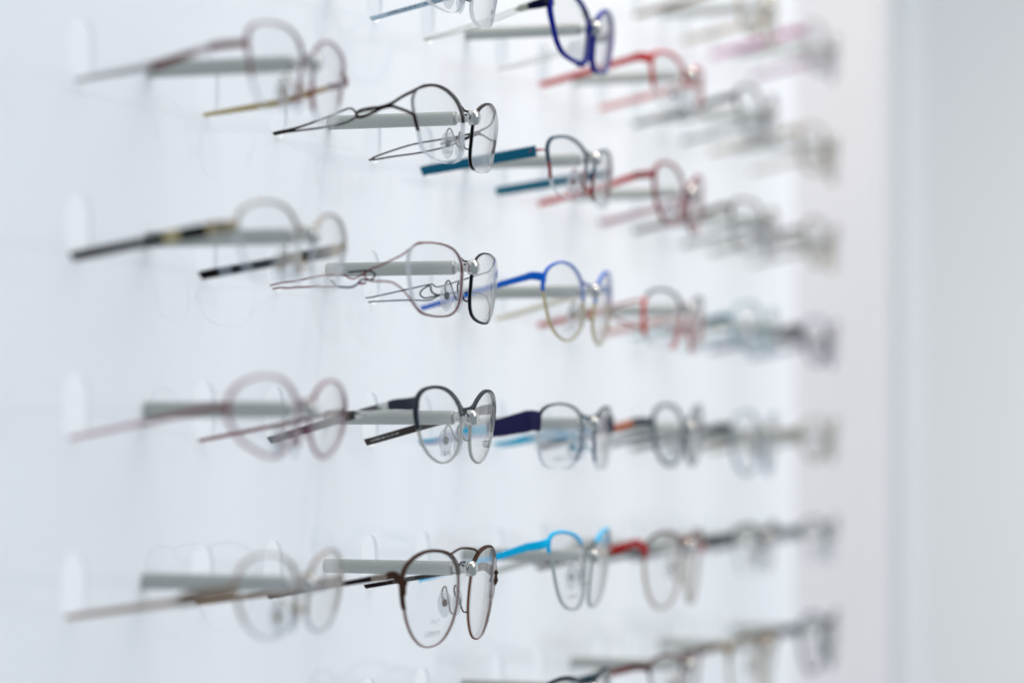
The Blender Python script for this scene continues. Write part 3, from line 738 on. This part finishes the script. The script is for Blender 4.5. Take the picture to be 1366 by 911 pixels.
glasses(6, -1, 'lilac grey glasses with magenta pink temples at top right', '23',
        [(0, 360, '#b5b0b4', 0.8, 0.4, S_)], TP(5.4, 4.6, 3.8, 3.4), [(57.5, -28, '#cc78b0', '#b78aa4')],
        ((146, 3.4, 0.8, '#a69aa0'),), (22, 5.0, '#b05f8e'), pads='#cfc8c0')
glasses(6, 0, 'cream coloured glasses in the last column, below the magenta-templed pair', '22',
        [(0, 360, '#b0a48c', 0.8, 0.4, S_)], TP(5.0, 3.8, 3.2, 3.0), [(57.5, -28, '#a59a84', '#b4aa98')],
        ((146, 3.4, 0.8, '#b0a080'),), (22, 4.4, '#a89a7c'), pads='#c9bb98', tilt=-1.0)
glasses(6, 1, 'olive grey glasses in the last column, above the purple pair', '23',
        [(5, 180, '#85807a', 0.85, 0.5, S_), (180, 365, '#c3b896', 0.6, 0, MT)], TP(5.0, 3.8, 3.2, 3.0), [(57.5, -28, '#87857c', '#9c998e')],
        ((146, 3.4, 0.8, '#b3a67e'),), (22, 4.4, '#8a8678'), pads='#c9bd96')
glasses(6, 2, 'lilac glasses with dark purple hinges and nose, far right', '14',
        [(0, 360, '#a19db2', 0.85, 0.5, S_), (150, 215, '#4a4464', 1.0, 0, S_)], TP(4.6, 6.0, 3.8, 3.4), [(57.5, 38, '#1c1430', '#4a4462'), (38, -28, '#8d889e', '#a09cae')],
        ((146, 3.6, 1.1, '#261e40'),), (18, 7.0, '#1c1430'), pads='#7d7896')
glasses(6, 3, 'faint yellowish grey glasses in the last column, below the purple pair', '13',
        [(0, 360, '#a8a591', 0.75, 0.4, S_)], TP(4.6, 3.8, 3.0, 3.0), [(57.5, -28, '#9c9884', '#aeab9c')],
        ((146, 3.4, 0.8, '#a39c74'),), (18, 4.4, '#979274'), pads='#bdb898', tilt=0.8)
glasses(6, 4, 'slate grey browline glasses, second lowest in the last column', '21',
        [(8, 180, '#747c82', 0.95, 0.7, S_)], TP(5.0, 4.4, 3.4, 3.0), [(57.5, -28, '#7b8388', '#8d9498')],
        ((146, 3.4, 0.9, '#7c8286'),), (22, 5.0, '#6a7278'), pads='#a1a6a8')
glasses(6, 5, 'dark teal-blue full-rim glasses at the bottom of the last column', '32',
        [(0, 360, '#38505e', 1.15, 0.9, S_)], TP(5.2, 5.2, 4.2, 3.4), [(57.5, -28, '#2e4c5a', '#5a7480')],
        ((146, 3.6, 1.2, '#2e4654'),), (24, 6.0, '#2a4452'), pads='#6c8088', tilt=-0.6)

# ------------------------------------------------------------------ a rod for every pair
HOLDS = {(1, 1): 'blurred mauve half-rim pair at top left', (1, 2): 'blurred gold and black pair at left', (1, 3): 'blurred round pink pair', (1, 4): 'blurred champagne pair at bottom left',
 (2, 0): 'pale blue rimless pair, above the frame edge', (2, 1): 'dark brown half-rim pair with looped temples', (2, 2): 'maroon wire pair with curled temples', (2, 3): 'gunmetal browline pair', (2, 4): 'brown double-bridge pair',
 (3, 0): 'dark blue plastic pair', (3, 1): 'teal half-rim pair', (3, 2): 'blue and gold round pair', (3, 3): 'navy and purple pair', (3, 4): 'sky blue browline pair', (3, 5): 'dark teal pair at the bottom edge',
 (4, 0): 'bright red half-rim pair', (4, 1): 'dark red full-rim pair', (4, 2): 'coral double-bar pair', (4, 3): 'grey and orange pair', (4, 4): 'red and black banded pair', (4, 5): 'burgundy and gold pair in the lowest row',
 (5, -1): 'cream and brown pair at the top edge', (5, 0): 'dark grey pair behind the red one', (5, 1): 'brown-grey pair behind the dark red one', (5, 2): 'pale aqua pair', (5, 3): 'pale pair with black temples', (5, 4): 'charcoal browline pair', (5, 5): 'gold and brown browline pair',
 (6, -1): 'magenta-templed pair at top right', (6, 0): 'cream pair in the last column', (6, 1): 'olive grey pair in the last column', (6, 2): 'lilac and dark purple pair', (6, 3): 'yellowish grey pair in the last column', (6, 4): 'slate grey pair in the last column', (6, 5): 'dark teal-blue pair in the last column'}
for (c, r), what in HOLDS.items():
    make_rod(c, r, 'ribbed aluminium display rod carrying the ' + what)
